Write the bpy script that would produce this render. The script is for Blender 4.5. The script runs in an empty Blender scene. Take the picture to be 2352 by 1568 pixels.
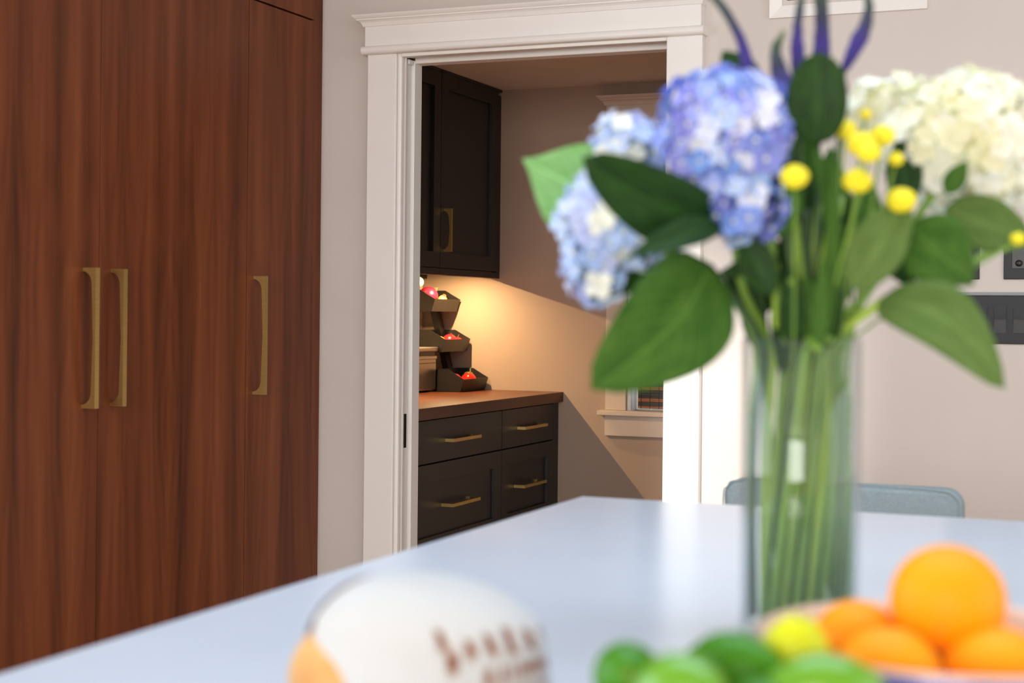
import bpy, bmesh, math, random
from mathutils import Vector, Matrix, Euler
random.seed(7)
S = bpy.context.scene
COL = S.collection
PI = math.pi

def lin(r, g, b):
    f = lambda c: ((c/255+0.055)/1.055)**2.4 if c > 10 else c/255/12.92
    return (f(r), f(g), f(b), 1)

# ------------------------------------------------------------------ camera
EYE = Vector((0, 0, 1.2237)); FPX, YAW, ROLL, PY = 3587.07, 0.39193, 0.009781, 722.46
cd = bpy.data.cameras.new('camera'); cam = bpy.data.objects.new('camera', cd); COL.objects.link(cam)
cam.matrix_world = Matrix.Translation(EYE) @ Matrix.Rotation(YAW, 4, 'Z') @ Matrix.Rotation(PI/2, 4, 'X') @ Matrix.Rotation(ROLL, 4, 'Z')
cd.sensor_width = 36; cd.lens = FPX/2352*36; cd.shift_y = (PY-784)/2352; cd.clip_start = .05
cd.dof.use_dof = True; cd.dof.focus_distance = 5.2; cd.dof.aperture_fstop = 4.2
S.camera = cam
FW = Vector((-math.sin(YAW), math.cos(YAW), 0)); RT = Vector((math.cos(YAW), math.sin(YAW), 0)); UP = Vector((0, 0, 1))
def at(u, v, t):
    """world point seen at photo pixel (u, v) at depth t from the camera"""
    du, dv = u-1176, v-PY; c, s = math.cos(ROLL), math.sin(ROLL)
    return EYE + (FW + RT*((c*du+s*dv)/FPX) - UP*((-s*du+c*dv)/FPX))*t

# ------------------------------------------------------------------ world, sun, window light, exposure
W = bpy.data.worlds.new('world'); S.world = W; W.use_nodes = True
bg = W.node_tree.nodes['Background']; bg.inputs['Color'].default_value = (.72, .86, 1, 1); bg.inputs['Strength'].default_value = 1.2
S.view_settings.view_transform = 'Standard'; S.view_settings.look = 'None'
S.view_settings.exposure = 0.66; S.view_settings.gamma = 1; S.view_settings.use_curve_mapping = False

def area(name, loc, rot, sx, sy, power, col, spread=PI):
    d = bpy.data.lights.new(name, 'AREA'); d.shape = 'RECTANGLE'; d.size = sx; d.size_y = sy; d.energy = power; d.color = col; d.spread = spread
    o = bpy.data.objects.new(name, d); COL.objects.link(o); o.location = loc; o.rotation_euler = rot; return o
area('window_daylight_east', (2.92, 1.6, 1.55), (PI/2, 0, PI/2), 3.0, 1.5, 17, (1, .96, .93))
area('window_daylight_south', (.2, -5.42, 1.5), (PI/2, 0, 0), 3.2, 1.8, 190, (1, .985, .955))
area('window_daylight_west', (-3.15, 0, 1.6), (PI/2, 0, -PI/2), 3.0, 1.4, 26, (.80, .90, 1))
area('added_skylight', (-.3, 1.6, 2.60), (0, 0, 0), 1.8, 1.4, 14, (.58, .78, 1))  # unseen overhead source, added for cool light on the island top
sd = bpy.data.lights.new('sun', 'SUN'); sd.energy = 2.2; sd.angle = math.radians(2.6); sd.color = (1, .97, .93)
sun = bpy.data.objects.new('sun', sd); COL.objects.link(sun)
sun.rotation_euler = Vector((.085, 1, -.112)).to_track_quat('-Z', 'Y').to_euler()

# ------------------------------------------------------------------ helpers
def mat(name):
    m = bpy.data.materials.new(name); m.use_nodes = True
    nt = m.node_tree; b = nt.nodes['Principled BSDF']; return m, nt, b
def N(nt, t, **kw):
    n = nt.nodes.new(t)
    for k, v in kw.items(): setattr(n, k, v)
    return n
def ramp(nt, stops, interp='LINEAR'):
    n = nt.nodes.new('ShaderNodeValToRGB'); e = n.color_ramp.elements; n.color_ramp.interpolation = interp
    while len(e) < len(stops): e.new(.5)
    for x, (p, c) in zip(e, stops): x.position = p; x.color = c
    return n
def simple(name, c1, c2=None, rough=.5, metal=0, scale=8, spec=.5, bump=0, bscale=60, stretch=(1, 1, 1), coat=0):
    """principled material with procedural colour variation and fine relief"""
    m, nt, b = mat(name); L = nt.links.new
    c2 = c2 or tuple(x*.9 for x in c1[:3])+(1,)
    tc = N(nt, 'ShaderNodeTexCoord'); mp = N(nt, 'ShaderNodeMapping'); mp.inputs['Scale'].default_value = stretch
    L(tc.outputs['Object'], mp.inputs['Vector'])
    no = N(nt, 'ShaderNodeTexNoise'); no.inputs['Scale'].default_value = scale; no.inputs['Detail'].default_value = 4
    L(mp.outputs['Vector'], no.inputs['Vector'])
    r = ramp(nt, [(.3, c1), (.7, c2)]); L(no.outputs['Fac'], r.inputs['Fac']); L(r.outputs['Color'], b.inputs['Base Color'])
    b.inputs['Roughness'].default_value = rough; b.inputs['Metallic'].default_value = metal
    b.inputs['Specular IOR Level'].default_value = spec; b.inputs['Coat Weight'].default_value = coat
    if bump:
        n2 = N(nt, 'ShaderNodeTexNoise'); n2.inputs['Scale'].default_value = bscale; L(mp.outputs['Vector'], n2.inputs['Vector'])
        bp = N(nt, 'ShaderNodeBump'); bp.inputs['Strength'].default_value = bump; bp.inputs['Distance'].default_value = .002
        L(n2.outputs['Fac'], bp.inputs['Height']); L(bp.outputs['Normal'], b.inputs['Normal'])
    return m

def off(o):
    v = Vector((0, 0, 0))
    while o: v += o.location; o = o.parent
    return v
def obj(name, bm, m, parent=None, smooth=False, origin=None):
    """link a bmesh given in world coordinates as one mesh object; under a parent its vertices become local"""
    bm.normal_update()
    if parent is not None: o0 = off(parent)
    elif origin is not None: o0 = Vector(origin)
    else:
        xs = [v.co for v in bm.verts]
        o0 = Vector(((min(c.x for c in xs)+max(c.x for c in xs))/2, (min(c.y for c in xs)+max(c.y for c in xs))/2, min(c.z for c in xs)))
    bmesh.ops.translate(bm, verts=bm.verts, vec=-o0)
    me = bpy.data.meshes.new(name); bm.to_mesh(me); bm.free()
    if smooth:
        for p in me.polygons: p.use_smooth = True
    if m: me.materials.append(m)
    o = bpy.data.objects.new(name, me); COL.objects.link(o)
    if parent is not None: o.parent = parent
    else: o.location = o0
    return o
def tag(o, label, cat, group=None):
    o['label'] = label; o['category'] = cat
    if group: o['group'] = group
    return o
def thing(name, loc, label, cat, group=None):
    o = bpy.data.objects.new(name, None); COL.objects.link(o); o.location = loc; o.empty_display_size = .05
    return tag(o, label, cat, group)
def struct(o, label=None):
    o['kind'] = 'structure'
    if label: o['label'] = label
    return o
def sempty(name, loc, label=None):
    o = bpy.data.objects.new(name, None); COL.objects.link(o); o.location = loc; return struct(o, label)
def box(bm, x0, x1, y0, y1, z0, z1, bev=0, seg=1):
    vs = [bm.verts.new((x, y, z)) for x in (x0, x1) for y in (y0, y1) for z in (z0, z1)]
    fs = [bm.faces.new([vs[i] for i in f]) for f in ((0, 1, 3, 2), (4, 6, 7, 5), (0, 4, 5, 1), (2, 3, 7, 6), (0, 2, 6, 4), (1, 5, 7, 3))]
    if bev:
        es = list({e for f in fs for e in f.edges}); bmesh.ops.bevel(bm, geom=es, offset=bev, segments=seg, affect='EDGES', profile=.5)
    return bm
def B(*a, **k): return box(bmesh.new(), *a, **k)
def prism(bm, prof, axis, a, b):
    """closed 2-D profile [(p,q)] swept along axis from a to b; (p,q) are the two other axes in x,y,z order"""
    def P(p, q, w): return {'x': (w, p, q), 'y': (p, w, q), 'z': (p, q, w)}[axis]
    A = [bm.verts.new(P(p, q, a)) for p, q in prof]; Bv = [bm.verts.new(P(p, q, b)) for p, q in prof]
    n = len(prof)
    for i in range(n): bm.faces.new([A[i], A[(i+1) % n], Bv[(i+1) % n], Bv[i]])
    f1 = bm.faces.new(A); f2 = bm.faces.new(Bv[::-1])
    bmesh.ops.triangulate(bm, faces=[f1, f2]); bmesh.ops.recalc_face_normals(bm, faces=bm.faces)
    return bm
def lathe(bm, prof, c=(0, 0, 0), n=48):
    rings = []
    for r, z in prof:
        if r < 1e-6: rings.append([bm.verts.new((c[0], c[1], c[2]+z))])
        else: rings.append([bm.verts.new((c[0]+r*math.cos(2*PI*i/n), c[1]+r*math.sin(2*PI*i/n), c[2]+z)) for i in range(n)])
    for a, b in zip(rings, rings[1:]):
        for i in range(n):
            j = (i+1) % n
            if len(a) == 1 and len(b) == 1: continue
            if len(a) == 1: bm.faces.new([a[0], b[j], b[i]])
            elif len(b) == 1: bm.faces.new([a[i], a[j], b[0]])
            else: bm.faces.new([a[i], a[j], b[j], b[i]])
    bmesh.ops.recalc_face_normals(bm, faces=bm.faces); return bm
def spline(pts, n):
    """Catmull-Rom through Vectors"""
    P = [pts[0]*2-pts[1]]+list(pts)+[pts[-1]*2-pts[-2]]; out = []; m = len(pts)-1
    for k in range(n+1):
        x = k/n*m; i = min(int(x), m-1); t = x-i; a, b, c, d = P[i:i+4]
        out.append(.5*((2*b)+(c-a)*t+(2*a-5*b+4*c-d)*t*t+(3*b-a-3*c+d)*t**3))
    return out
def interp(rs, n):
    m = len(rs)-1; return [rs[min(int(k/n*m), m-1)]*(1-(k/n*m-min(int(k/n*m), m-1)))+rs[min(int(k/n*m), m-1)+1]*(k/n*m-min(int(k/n*m), m-1)) for k in range(n+1)]
def tube(bm, pts, radii, n=16, seg=8):
    pts = spline([Vector(p) for p in pts], n); rs = interp(radii, n); rings = []; prev = None
    for i, p in enumerate(pts):
        d = (pts[min(i+1, n)]-pts[max(i-1, 0)]).normalized()
        u = d.cross(Vector((.3, .2, .93) if abs(d.z) < .9 else (1, 0, 0))).normalized() if prev is None else (prev-d*prev.dot(d)).normalized()
        prev = u; w = d.cross(u)
        rings.append([bm.verts.new(p+(u*math.cos(2*PI*k/seg)+w*math.sin(2*PI*k/seg))*rs[i]) for k in range(seg)])
    for a, b in zip(rings, rings[1:]):
        for k in range(seg): bm.faces.new([a[k], a[(k+1) % seg], b[(k+1) % seg], b[k]])
    bm.faces.new(rings[0][::-1]); bm.faces.new(rings[-1]); return bm
def T(pts, radii, n=16, seg=8): return tube(bmesh.new(), pts, radii, n, seg)
def blob(c, rx, ry, rz, u=20, v=12, noise=0, rot=None, pole=0):
    bm = bmesh.new(); bmesh.ops.create_uvsphere(bm, u_segments=u, v_segments=v, radius=1)
    for x in bm.verts:
        p = x.co.copy(); k = 1+noise*(math.sin(p.x*5+c[0]*99)+math.sin(p.y*6+c[1]*77)+math.sin(p.z*4+2))/3
        if pole: k *= 1+pole*max(0, abs(p.z)-.75)*2
        q = Vector((p.x*rx*k, p.y*ry*k, p.z*rz*k))
        if rot: q.rotate(rot)
        x.co = q+Vector(c)
    return bm
def dup(o, parent, loc, rot=None, scale=None):
    c = o.copy(); COL.objects.link(c); c.parent = parent; c.location = loc
    if rot is not None: c.rotation_euler = rot
    if scale is not None: c.scale = scale
    return c

# ------------------------------------------------------------------ materials
def walnut(name, axis_grain='z', c=((68, 31, 14), (112, 57, 29), (138, 78, 44)), flitch=.21, rough=.42, loc=(0, 0, 0)):
    m, nt, b = mat(name); L = nt.links.new
    tc = N(nt, 'ShaderNodeTexCoord'); geo = N(nt, 'ShaderNodeNewGeometry')
    mp0 = N(nt, 'ShaderNodeMapping'); mp0.inputs['Location'].default_value = loc
    L(geo.outputs['Position'], mp0.inputs['Vector'])
    sp = N(nt, 'ShaderNodeSeparateXYZ'); L(mp0.outputs['Vector'], sp.inputs[0])
    across, along = (sp.outputs['Y'], sp.outputs['Z']) if axis_grain == 'z' else (sp.outputs['X'], sp.outputs['Y'])
    def M(op, a, bb=None):
        n = N(nt, 'ShaderNodeMath', operation=op)
        for i, x in enumerate((a, bb)):
            if x is None: continue
            if isinstance(x, (int, float)): n.inputs[i].default_value = x
            else: L(x, n.inputs[i])
        return n.outputs[0]
    pp = M('PINGPONG', across, flitch)                     # book-matched leaves
    cv = N(nt, 'ShaderNodeCombineXYZ'); L(pp, cv.inputs[0]); L(M('MULTIPLY', along, .16), cv.inputs[1])
    n1 = N(nt, 'ShaderNodeTexNoise'); n1.inputs['Scale'].default_value = 5.2; n1.inputs['Detail'].default_value = 2; n1.inputs['Roughness'].default_value = .45
    L(cv.outputs[0], n1.inputs['Vector'])
    ring = M('ADD', M('MULTIPLY', n1.outputs['Fac'], 9.0), M('MULTIPLY', pp, 22))
    wob = M('PINGPONG', ring, .5)
    cv2 = N(nt, 'ShaderNodeCombineXYZ'); L(M('MULTIPLY', across, 260), cv2.inputs[0]); L(M('MULTIPLY', along, 5), cv2.inputs[1])
    n2 = N(nt, 'ShaderNodeTexNoise'); n2.inputs['Scale'].default_value = 1; n2.inputs['Detail'].default_value = 5; L(cv2.outputs[0], n2.inputs['Vector'])
    cv3 = N(nt, 'ShaderNodeCombineXYZ'); L(M('MULTIPLY', across, 15), cv3.inputs[0]); L(M('MULTIPLY', along, .5), cv3.inputs[1])
    n3 = N(nt, 'ShaderNodeTexNoise'); n3.inputs['Scale'].default_value = 1; n3.inputs['Detail'].default_value = 2; L(cv3.outputs[0], n3.inputs['Vector'])
    f = M('ADD', M('ADD', M('MULTIPLY', wob, .26), M('MULTIPLY', n2.outputs['Fac'], .26)), M('ADD', M('MULTIPLY', n3.outputs['Fac'], 1.25), -.42))
    r = ramp(nt, [(.0, lin(*c[0])), (.42, lin(*c[1])), (.9, lin(*c[2]))]); L(f, r.inputs['Fac']); L(r.outputs['Color'], b.inputs['Base Color'])
    b.inputs['Roughness'].default_value = rough; b.inputs['Specular IOR Level'].default_value = .22
    bp = N(nt, 'ShaderNodeBump'); bp.inputs['Strength'].default_value = .05; bp.inputs['Distance'].default_value = .001
    L(n2.outputs['Fac'], bp.inputs['Height']); L(bp.outputs['Normal'], b.inputs['Normal'])
    return m
M_WALNUT = walnut('walnut_veneer')
M_WORKTOP = walnut('walnut_worktop', 'y', ((54, 26, 12), (98, 50, 26), (122, 68, 38)), .12, .3)
M_GREIGE = simple('greige_wall_paint', lin(212, 203, 195), lin(208, 199, 191), .75, scale=3, bump=.03, bscale=250, spec=.25)
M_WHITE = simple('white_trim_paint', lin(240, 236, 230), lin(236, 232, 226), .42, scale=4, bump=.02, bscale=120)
M_PWALL_DIM = simple('dimmed_pantry_wall_paint', lin(166, 144, 128), lin(162, 140, 124), .75, scale=3, bump=.05, bscale=250, spec=.25)  # light wall paint darkened, low pantry light put into the colour
M_PTRIM_DIM = simple('dimmed_pantry_trim_paint', lin(196, 178, 164), lin(192, 174, 160), .5, scale=4, bump=.02, bscale=120)  # shaded copy of the white trim paint, pantry dimness in its colour
M_CEIL = simple('ceiling_paint', lin(225, 220, 214), lin(220, 215, 209), .85, spec=.2)
M_BLACKCAB = simple('charcoal_cabinet_paint', lin(33, 29, 31), lin(30, 27, 28), .42, scale=6, bump=.03, bscale=200)
M_GAP = simple('dark_gap', lin(16, 9, 7), rough=.9)
M_BRASS = simple('brushed_brass', lin(206, 176, 112), lin(192, 162, 98), .4, 1, scale=20, stretch=(1, 1, 30))
M_QUARTZ = simple('white_quartz', lin(210, 218, 228), lin(205, 213, 224), .2, scale=5, spec=.38)
M_FLOOR = walnut('oak_floor', 'y', ((150, 110, 78), (176, 134, 98), (190, 150, 114)), .13, .4)
M_BLACKMETAL = simple('black_powder_coat', lin(34, 29, 26), lin(29, 25, 23), .4, scale=20, bump=.05, bscale=400)
M_STEEL = simple('brushed_steel', lin(176, 168, 158), lin(160, 152, 142), .34, 1, scale=10, stretch=(1, 30, 1))
M_BLACKPLASTIC = simple('black_plastic', lin(24, 24, 26), lin(20, 20, 22), .4, spec=.3)
M_GLOSSBLACK = simple('gloss_black', lin(20, 21, 23), lin(16, 16, 18), .28, spec=.35)
M_TILE = simple('cream_tile', lin(226, 206, 180), lin(216, 194, 168), .25, scale=9)
M_GROUT = simple('brown_grout', lin(140, 100, 66), rough=.9)

def thin_glass(name, tint=(1, 1, 1, 1), ior=1.45):
    m, nt, b = mat(name); L = nt.links.new; nt.nodes.remove(b)
    out = nt.nodes['Material Output']; tr = N(nt, 'ShaderNodeBsdfTransparent'); tr.inputs[0].default_value = tint
    gl = N(nt, 'ShaderNodeBsdfGlossy'); gl.inputs['Roughness'].default_value = .01
    fr = N(nt, 'ShaderNodeFresnel'); ge = N(nt, 'ShaderNodeNewGeometry'); mr = N(nt, 'ShaderNodeMapRange'); mr.inputs['To Min'].default_value = ior; mr.inputs['To Max'].default_value = 1/ior
    L(ge.outputs['Backfacing'], mr.inputs['Value']); L(mr.outputs[0], fr.inputs['IOR'])
    mx = N(nt, 'ShaderNodeMixShader'); L(fr.outputs[0], mx.inputs[0]); L(tr.outputs[0], mx.inputs[1]); L(gl.outputs[0], mx.inputs[2]); L(mx.outputs[0], out.inputs['Surface'])
    return m
M_GLASS = thin_glass('window_glass')

# ------------------------------------------------------------------ room shell
YW, YI = 4.43, 4.542                    # kitchen face and pantry face of the door wall
def wall(name, boxes, m, label):
    bm = bmesh.new()
    for b in boxes: box(bm, *b)
    return struct(obj(name, bm, m), label)
struct(obj('floor', B(-3.2, 3.1, -5.6, 6.05, -.05, 0), M_FLOOR), 'oak plank floor of kitchen and pantry')
bm = bmesh.new()
for q in ((-3.2, 3.1, -5.6, .9), (-3.2, 3.1, 2.3, YW), (-3.2, -1.2, .9, 2.3), (.6, 3.1, .9, 2.3)): box(bm, *q, 2.62, 2.7)
struct(obj('ceiling', bm, M_CEIL), 'white kitchen ceiling')
wall_n = wall('wall_north', [(-3.2, -2.30, YW, YI, 0, 2.62), (-2.30, -1.24, YW, YI, 2.06, 2.62), (-1.24, -.99, YW, YI, 0, 2.62),
     (-.99, -.636, YW, YI, 0, 2.13), (-.99, -.636, YW, YI, 2.5, 2.62), (-.636, 3.1, YW, YI, 0, 2.62),
     (-2.30, -2.20, YW, YW+.002, 0, 2.06), (-1.34, -1.24, YW, YW+.002, 0, 2.06)], M_GREIGE, 'pale greige kitchen wall around the pantry doorway')
wall('wall_west', [(-3.3, -3.2, -5.6, -1.5, 0, 2.7), (-3.3, -3.2, -1.5, 1.5, 0, .9), (-3.3, -3.2, -1.5, 1.5, 2.3, 2.7), (-3.3, -3.2, 1.5, 6.05, 0, 2.7)], M_GREIGE, 'greige wall behind the walnut cabinets')
wall('wall_east', [(3.0, 3.1, -5.6, .1, 0, 2.7), (3.0, 3.1, 3.1, YW, 0, 2.7), (3.0, 3.1, .1, 3.1, 0, .8), (3.0, 3.1, .1, 3.1, 2.3, 2.7)], M_GREIGE, 'greige wall with wide window')
wall('wall_sunblock', [(-1.9, 5, -9.2, -9.0, 0, 4)], M_GREIGE, 'unseen wall added to keep the sun out of the south window')  # added out of view to stop sun at the south window
# south wall: glazed garden door (aisle) and a wide window
wall('wall_south', [(-3.2, -2.62, -5.6, -5.5, 0, 2.7), (-2.62, -1.75, -5.6, -5.5, 2.40, 2.7), (-1.75, -1.4, -5.6, -5.5, 0, 2.7),
     (-1.4, 1.8, -5.6, -5.5, 0, .55), (-1.4, 1.8, -5.6, -5.5, 2.42, 2.7), (1.8, 3.1, -5.6, -5.5, 0, 2.7)], M_GREIGE, 'greige wall with garden door and window')
# pantry
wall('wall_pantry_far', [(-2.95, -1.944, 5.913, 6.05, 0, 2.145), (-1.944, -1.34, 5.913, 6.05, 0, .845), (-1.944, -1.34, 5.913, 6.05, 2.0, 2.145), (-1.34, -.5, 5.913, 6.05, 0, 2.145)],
     M_PWALL_DIM, 'beige pantry wall lit from under the wall cabinet')
wpl = wall('wall_pantry_left', [(-2.95, -2.855, YI, 5.913, 0, 2.145)], M_PWALL_DIM, 'pantry wall with chevron tile splashback')
wall('wall_pantry_right', [(-.6, -.5, YI, 5.913, 0, 2.145)], M_PWALL_DIM, 'beige right wall of the pantry')
struct(obj('ceiling_pantry', B(-2.95, -.5, YI, 6.05, 2.145, 2.2), M_CEIL), 'low beige pantry ceiling')
# chevron tiles
gb = obj('grout_bed', B(-2.8550, -2.8515, 5.50, 5.913, .914, 1.371), M_GROUT, wpl)
tp = None
pw, ph = .0335, .062
for ci in range(12):
    y1 = 5.905-ci*pw; y0 = y1-pw; s = 1 if ci % 2 == 0 else -1
    for k in range(-1, 8):
        z = .914+k*ph+.012
        g = .0013; d = pw*.8
        bm = bmesh.new()
        za, zb = (z, z+d) if s < 0 else (z+d, z)
        prof = [(y0+g, za+g), (y1-g, zb+g), (y1-g, zb+ph-g), (y0+g, za+ph-g)]
        prof = [(y, min(max(zz, .914), 1.371)) for y, zz in prof]
        if max(p[1] for p in prof)-min(p[1] for p in prof) < .004: bm.free(); continue
        try: prism(bm, prof, 'x', -2.8515, -2.846); obj('tile', bm, M_TILE, wpl)
        except Exception: bm.free()

# ------------------------------------------------------------------ pantry doorway trim
tr = sempty('trim_1', (-1.78, 4.4, 0), 'white painted door casing with crown header around the pantry opening')
obj('casing', B(-2.323, -2.222, 4.40, YW, 0, 2.05, bev=.002), M_WHITE, tr)
obj('casing_edge', B(-2.2215, -2.206, 4.408, YW, 0, 2.05, bev=.006, seg=3), M_WHITE, tr)
obj('casing', B(-1.337, -1.229, 4.40, YW, 0, 2.05, bev=.002), M_WHITE, tr)
obj('head_casing', B(-2.206, -1.337, 4.403, YW, 2.031, 2.05, bev=.003, seg=2), M_WHITE, tr)
obj('frieze', B(-2.326, -1.229, 4.385, YW, 2.056, 2.132, bev=.0015), M_WHITE, tr)
def bead_profile(y0, y1, z0, z1):   # rounded nose
    n = 8; r = (z1-z0)/2; return [(y1, z0)]+[(y0+r-r*math.sin(PI*k/n), (z0+z1)/2-r*math.cos(PI*k/n)) for k in range(n+1)]+[(y1, z1)]
bm = prism(bmesh.new(), bead_profile(4.371, YW, 2.041, 2.067), 'x', -2.333, -1.219); obj('bead', bm, M_WHITE, tr, smooth=False)
def crown(bm, xl, xr, yb, yf, z0, z1):
    """stacked cove profile, mitred returns on both ends"""
    h = z1-z0; d = yb-yf-.0; prof = [(0, 0), (.12, .02), (.20, .18), (.30, .36), (.48, .50), (.62, .54), (.64, .64), (.80, .74), (.93, .86), (1, .96), (1, 1)]
    ov = .032
    rings = []
    for p, q in prof:
        o = p*ov; y = yf+ov-o; z = z0+q*h
        rings.append([bm.verts.new(c) for c in ((xl-o, yb, z), (xl-o, y, z), (xr+o, y, z), (xr+o, yb, z))])
    for a, b in zip(rings, rings[1:]):
        for i in range(3): bm.faces.new([a[i], a[i+1], b[i+1], b[i]])
        bm.faces.new([a[3], a[0], b[0], b[3]])
    bm.faces.new(rings[-1]); bm.faces.new(rings[0][::-1]); bmesh.ops.recalc_face_normals(bm, faces=bm.faces); return bm
obj('crown', crown(bmesh.new(), -2.326, -1.229, YW, 4.353, 2.128, 2.163), M_WHITE, tr)
# jambs, split for the pocket door
obj('jamb', B(-2.30, -2.205, YW+.002, 4.446, 0, 2.045, bev=.0015), M_WHITE, tr)
obj('jamb', B(-2.30, -2.199, 4.488, YI, 0, 2.032, bev=.002), M_WHITE, tr)
obj('jamb', B(-1.338, -1.24, YW+.002, YI, 0, 2.045), M_WHITE, tr)
obj('head_jamb', B(-2.205, -1.338, YW+.002, 4.446, 2.033, 2.06, bev=.0015), M_WHITE, tr)
obj('head_jamb', B(-2.199, -1.338, 4.488, YI, 2.022, 2.06, bev=.002), M_WHITE, tr)
d1 = sempty('door_1', (-2.25, 4.467, 0), 'white pocket door slid into the wall, edge showing a black pull')
obj('panel', B(-2.298, -2.211, 4.449, 4.485, .012, 2.02, bev=.002), M_WHITE, d1)
obj('edge_pull', B(-2.215, -2.2095, 4.457, 4.475, .797, .905, bev=.001), M_GAP, d1)
obj('roller_guide', B(-2.214, -2.201, 4.452, 4.484, 2.015, 2.032, bev=.004, seg=2), M_WHITE, d1)

# ------------------------------------------------------------------ transom window in the north wall
w1 = sempty('window_1', (-.813, YW, 2.08), 'small high window in a white mitred frame above the light switches')
def ring_frame(bm, x0, x1, z0, z1, wd, y0, y1):
    """mitred picture frame"""
    o = [(x0, z0), (x1, z0), (x1, z1), (x0, z1)]; i = [(x0+wd, z0+wd), (x1-wd, z0+wd), (x1-wd, z1-wd), (x0+wd, z1-wd)]
    for k in range(4):
        j = (k+1) % 4; q = [o[k], o[j], i[j], i[k]]
        f = [bm.verts.new((x, y0+(.006 if n > 1 else 0), z)) for n, (x, z) in enumerate(q)]; r = [bm.verts.new((x, y1, z)) for x, z in q]
        bm.faces.new(f); bm.faces.new(r[::-1])
        for n in range(4): bm.faces.new([f[n], r[n], r[(n+1) % 4], f[(n+1) % 4]])
    bmesh.ops.recalc_face_normals(bm, faces=bm.faces); return bm
obj('frame', ring_frame(bmesh.new(), -1.036, -.595, 2.080, 2.545, .035, YW-.014, YW), M_WHITE, w1)
obj('sash', ring_frame(bmesh.new(), -.999, -.63, 2.118, 2.51, .018, YW+.012, YW+.05), simple('red_brown_sash', lin(86, 42, 30)), w1)
obj('pane', B(-.985, -.645, YW+.03, YW+.034, 2.135, 2.495), M_GLASS, w1)

# ------------------------------------------------------------------ pantry window, trim, bamboo shade
w2 = sempty('window_2', (-1.64, 5.913, .845), 'pantry window with white casing, crown head and sill')
YF = 5.913
obj('casing', B(-2.031, -1.944, YF-.02, YF, .848, 1.995, bev=.002), M_PTRIM_DIM, w2)
obj('casing', B(-1.34, -1.25, YF-.02, YF, .848, 1.995, bev=.002), M_PTRIM_DIM, w2)
obj('frieze', B(-2.036, -1.245, YF-.028, YF, 1.996, 2.062, bev=.0015), M_PTRIM_DIM, w2)
obj('bead', prism(bmesh.new(), bead_profile(YF-.042, YF, 1.984, 2.0), 'x', -2.044, -1.237), M_PTRIM_DIM, w2)
obj('crown', crown(bmesh.new(), -2.036, -1.245, YF, YF-.06, 2.058, 2.096), M_PTRIM_DIM, w2)
obj('sill', B(-2.056, -1.225, YF-.05, YF+.03, .828, .848, bev=.003, seg=2), M_PTRIM_DIM, w2)
obj('apron', B(-2.033, -1.248, YF-.02, YF, .746, .828, bev=.002), M_PTRIM_DIM, w2)
obj('jamb', B(-1.944, -1.93, YF, YF+.13, .848, 2.0), M_WHITE, w2)
obj('jamb', B(-1.354, -1.34, YF, YF+.13, .848, 2.0), M_WHITE, w2)
obj('sash', ring_frame(bmesh.new(), -1.93, -1.354, .848, 2.0, .035, YF+.075, YF+.11), M_WHITE, w2)
obj('pane', B(-1.896, -1.388, YF+.09, YF+.094, .882, 1.966), M_GLASS, w2)
sh = thing('bamboo_shade', (-1.64, YF+.03, 1.97), 'dark woven bamboo roman shade hanging in the pantry window', 'window shade')
M_SLAT = [simple('bamboo_dark', lin(44, 30, 24), lin(26, 18, 15), .45, scale=3, stretch=(1, 1, 1)),
          simple('bamboo_orange', lin(168, 98, 50), lin(128, 70, 36), .45, scale=3), simple('bamboo_green_black', lin(38, 40, 36), lin(24, 26, 24), .3, scale=3)]
obj('headrail', B(-1.905, -1.37, YF+.008, YF+.05, 1.955, 1.985, bev=.003), M_SLAT[0], sh)
slat_o = []
z = .858; k = 0; pat = [(1, .008), (0, .018), (1, .007), (1, .006), (2, .011), (0, .009), (2, .014), (1, .007), (1, .006), (2, .016), (0, .01)]
first = {}
while z < 1.95:
    kind, h = pat[k % len(pat)]
    if (kind, h) not in first:
        o = obj('slat', B(-1.906, -1.37, YF+.018, YF+.024, z, z+h-.0002, bev=.0006), M_SLAT[kind], sh, origin=None); first[(kind, h)] = (o, z)
    else:
        o, z0 = first[(kind, h)]; dup(o, sh, (random.uniform(-.004, .002), 0, z-z0))
    z += h; k += 1
first_s = None
for i in range(15):
    x = -1.893+i*.0368
    if first_s is None: first_s = obj('cord', T([(x, YF+.0165, .856), (x, YF+.0165, 1.4), (x, YF+.0165, 1.955)], [.0011]*3, 4, 5), M_SLAT[0], sh); x0 = x
    else: dup(first_s, sh, (x-x0, 0, 0))

# ------------------------------------------------------------------ brass pulls
def pull_pairs(L, p, foot=.009, mid=.0075):
    """side view of the C-shaped pull as (inner depth, length) stations; the outer face is straight at depth p"""
    r = min(.030, L*.16); out = [(0, 0), (0, foot)]
    def depth(l):                       # l measured from the nearer foot
        e = max(0, 1-(l-foot)/r); bow = .006*(1-min(1, l/(L*.5)))
        return max(0, (p-mid-bow)*math.sqrt(max(0, 1-e*e)) if e < 1 else 0)
    ls = [foot+r*k for k in (.02, .08, .18, .32, .5, .72, 1)]+[L*.28, L*.39]
    half = [(depth(l), l) for l in ls]
    return out+half+[(depth(L*.5), L*.5)]+[(d, L-l) for d, l in half[::-1]]+[(0, L-foot), (0, L)]
def pull_mesh(P, L, p, w):
    """P(depth, along, across) -> world point"""
    bm = bmesh.new(); st = pull_pairs(L, p); rows = []
    for d, l in st: rows.append([bm.verts.new(P(*q)) for q in ((d, l, 0), (p, l, 0), (p, l, w), (d, l, w))])
    for a, b in zip(rows, rows[1:]):
        for i in range(4): bm.faces.new([a[i], a[(i+1) % 4], b[(i+1) % 4], b[i]])
    bm.faces.new(rows[0]); bm.faces.new(rows[-1][::-1]); bmesh.ops.recalc_face_normals(bm, faces=bm.faces); return bm
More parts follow.
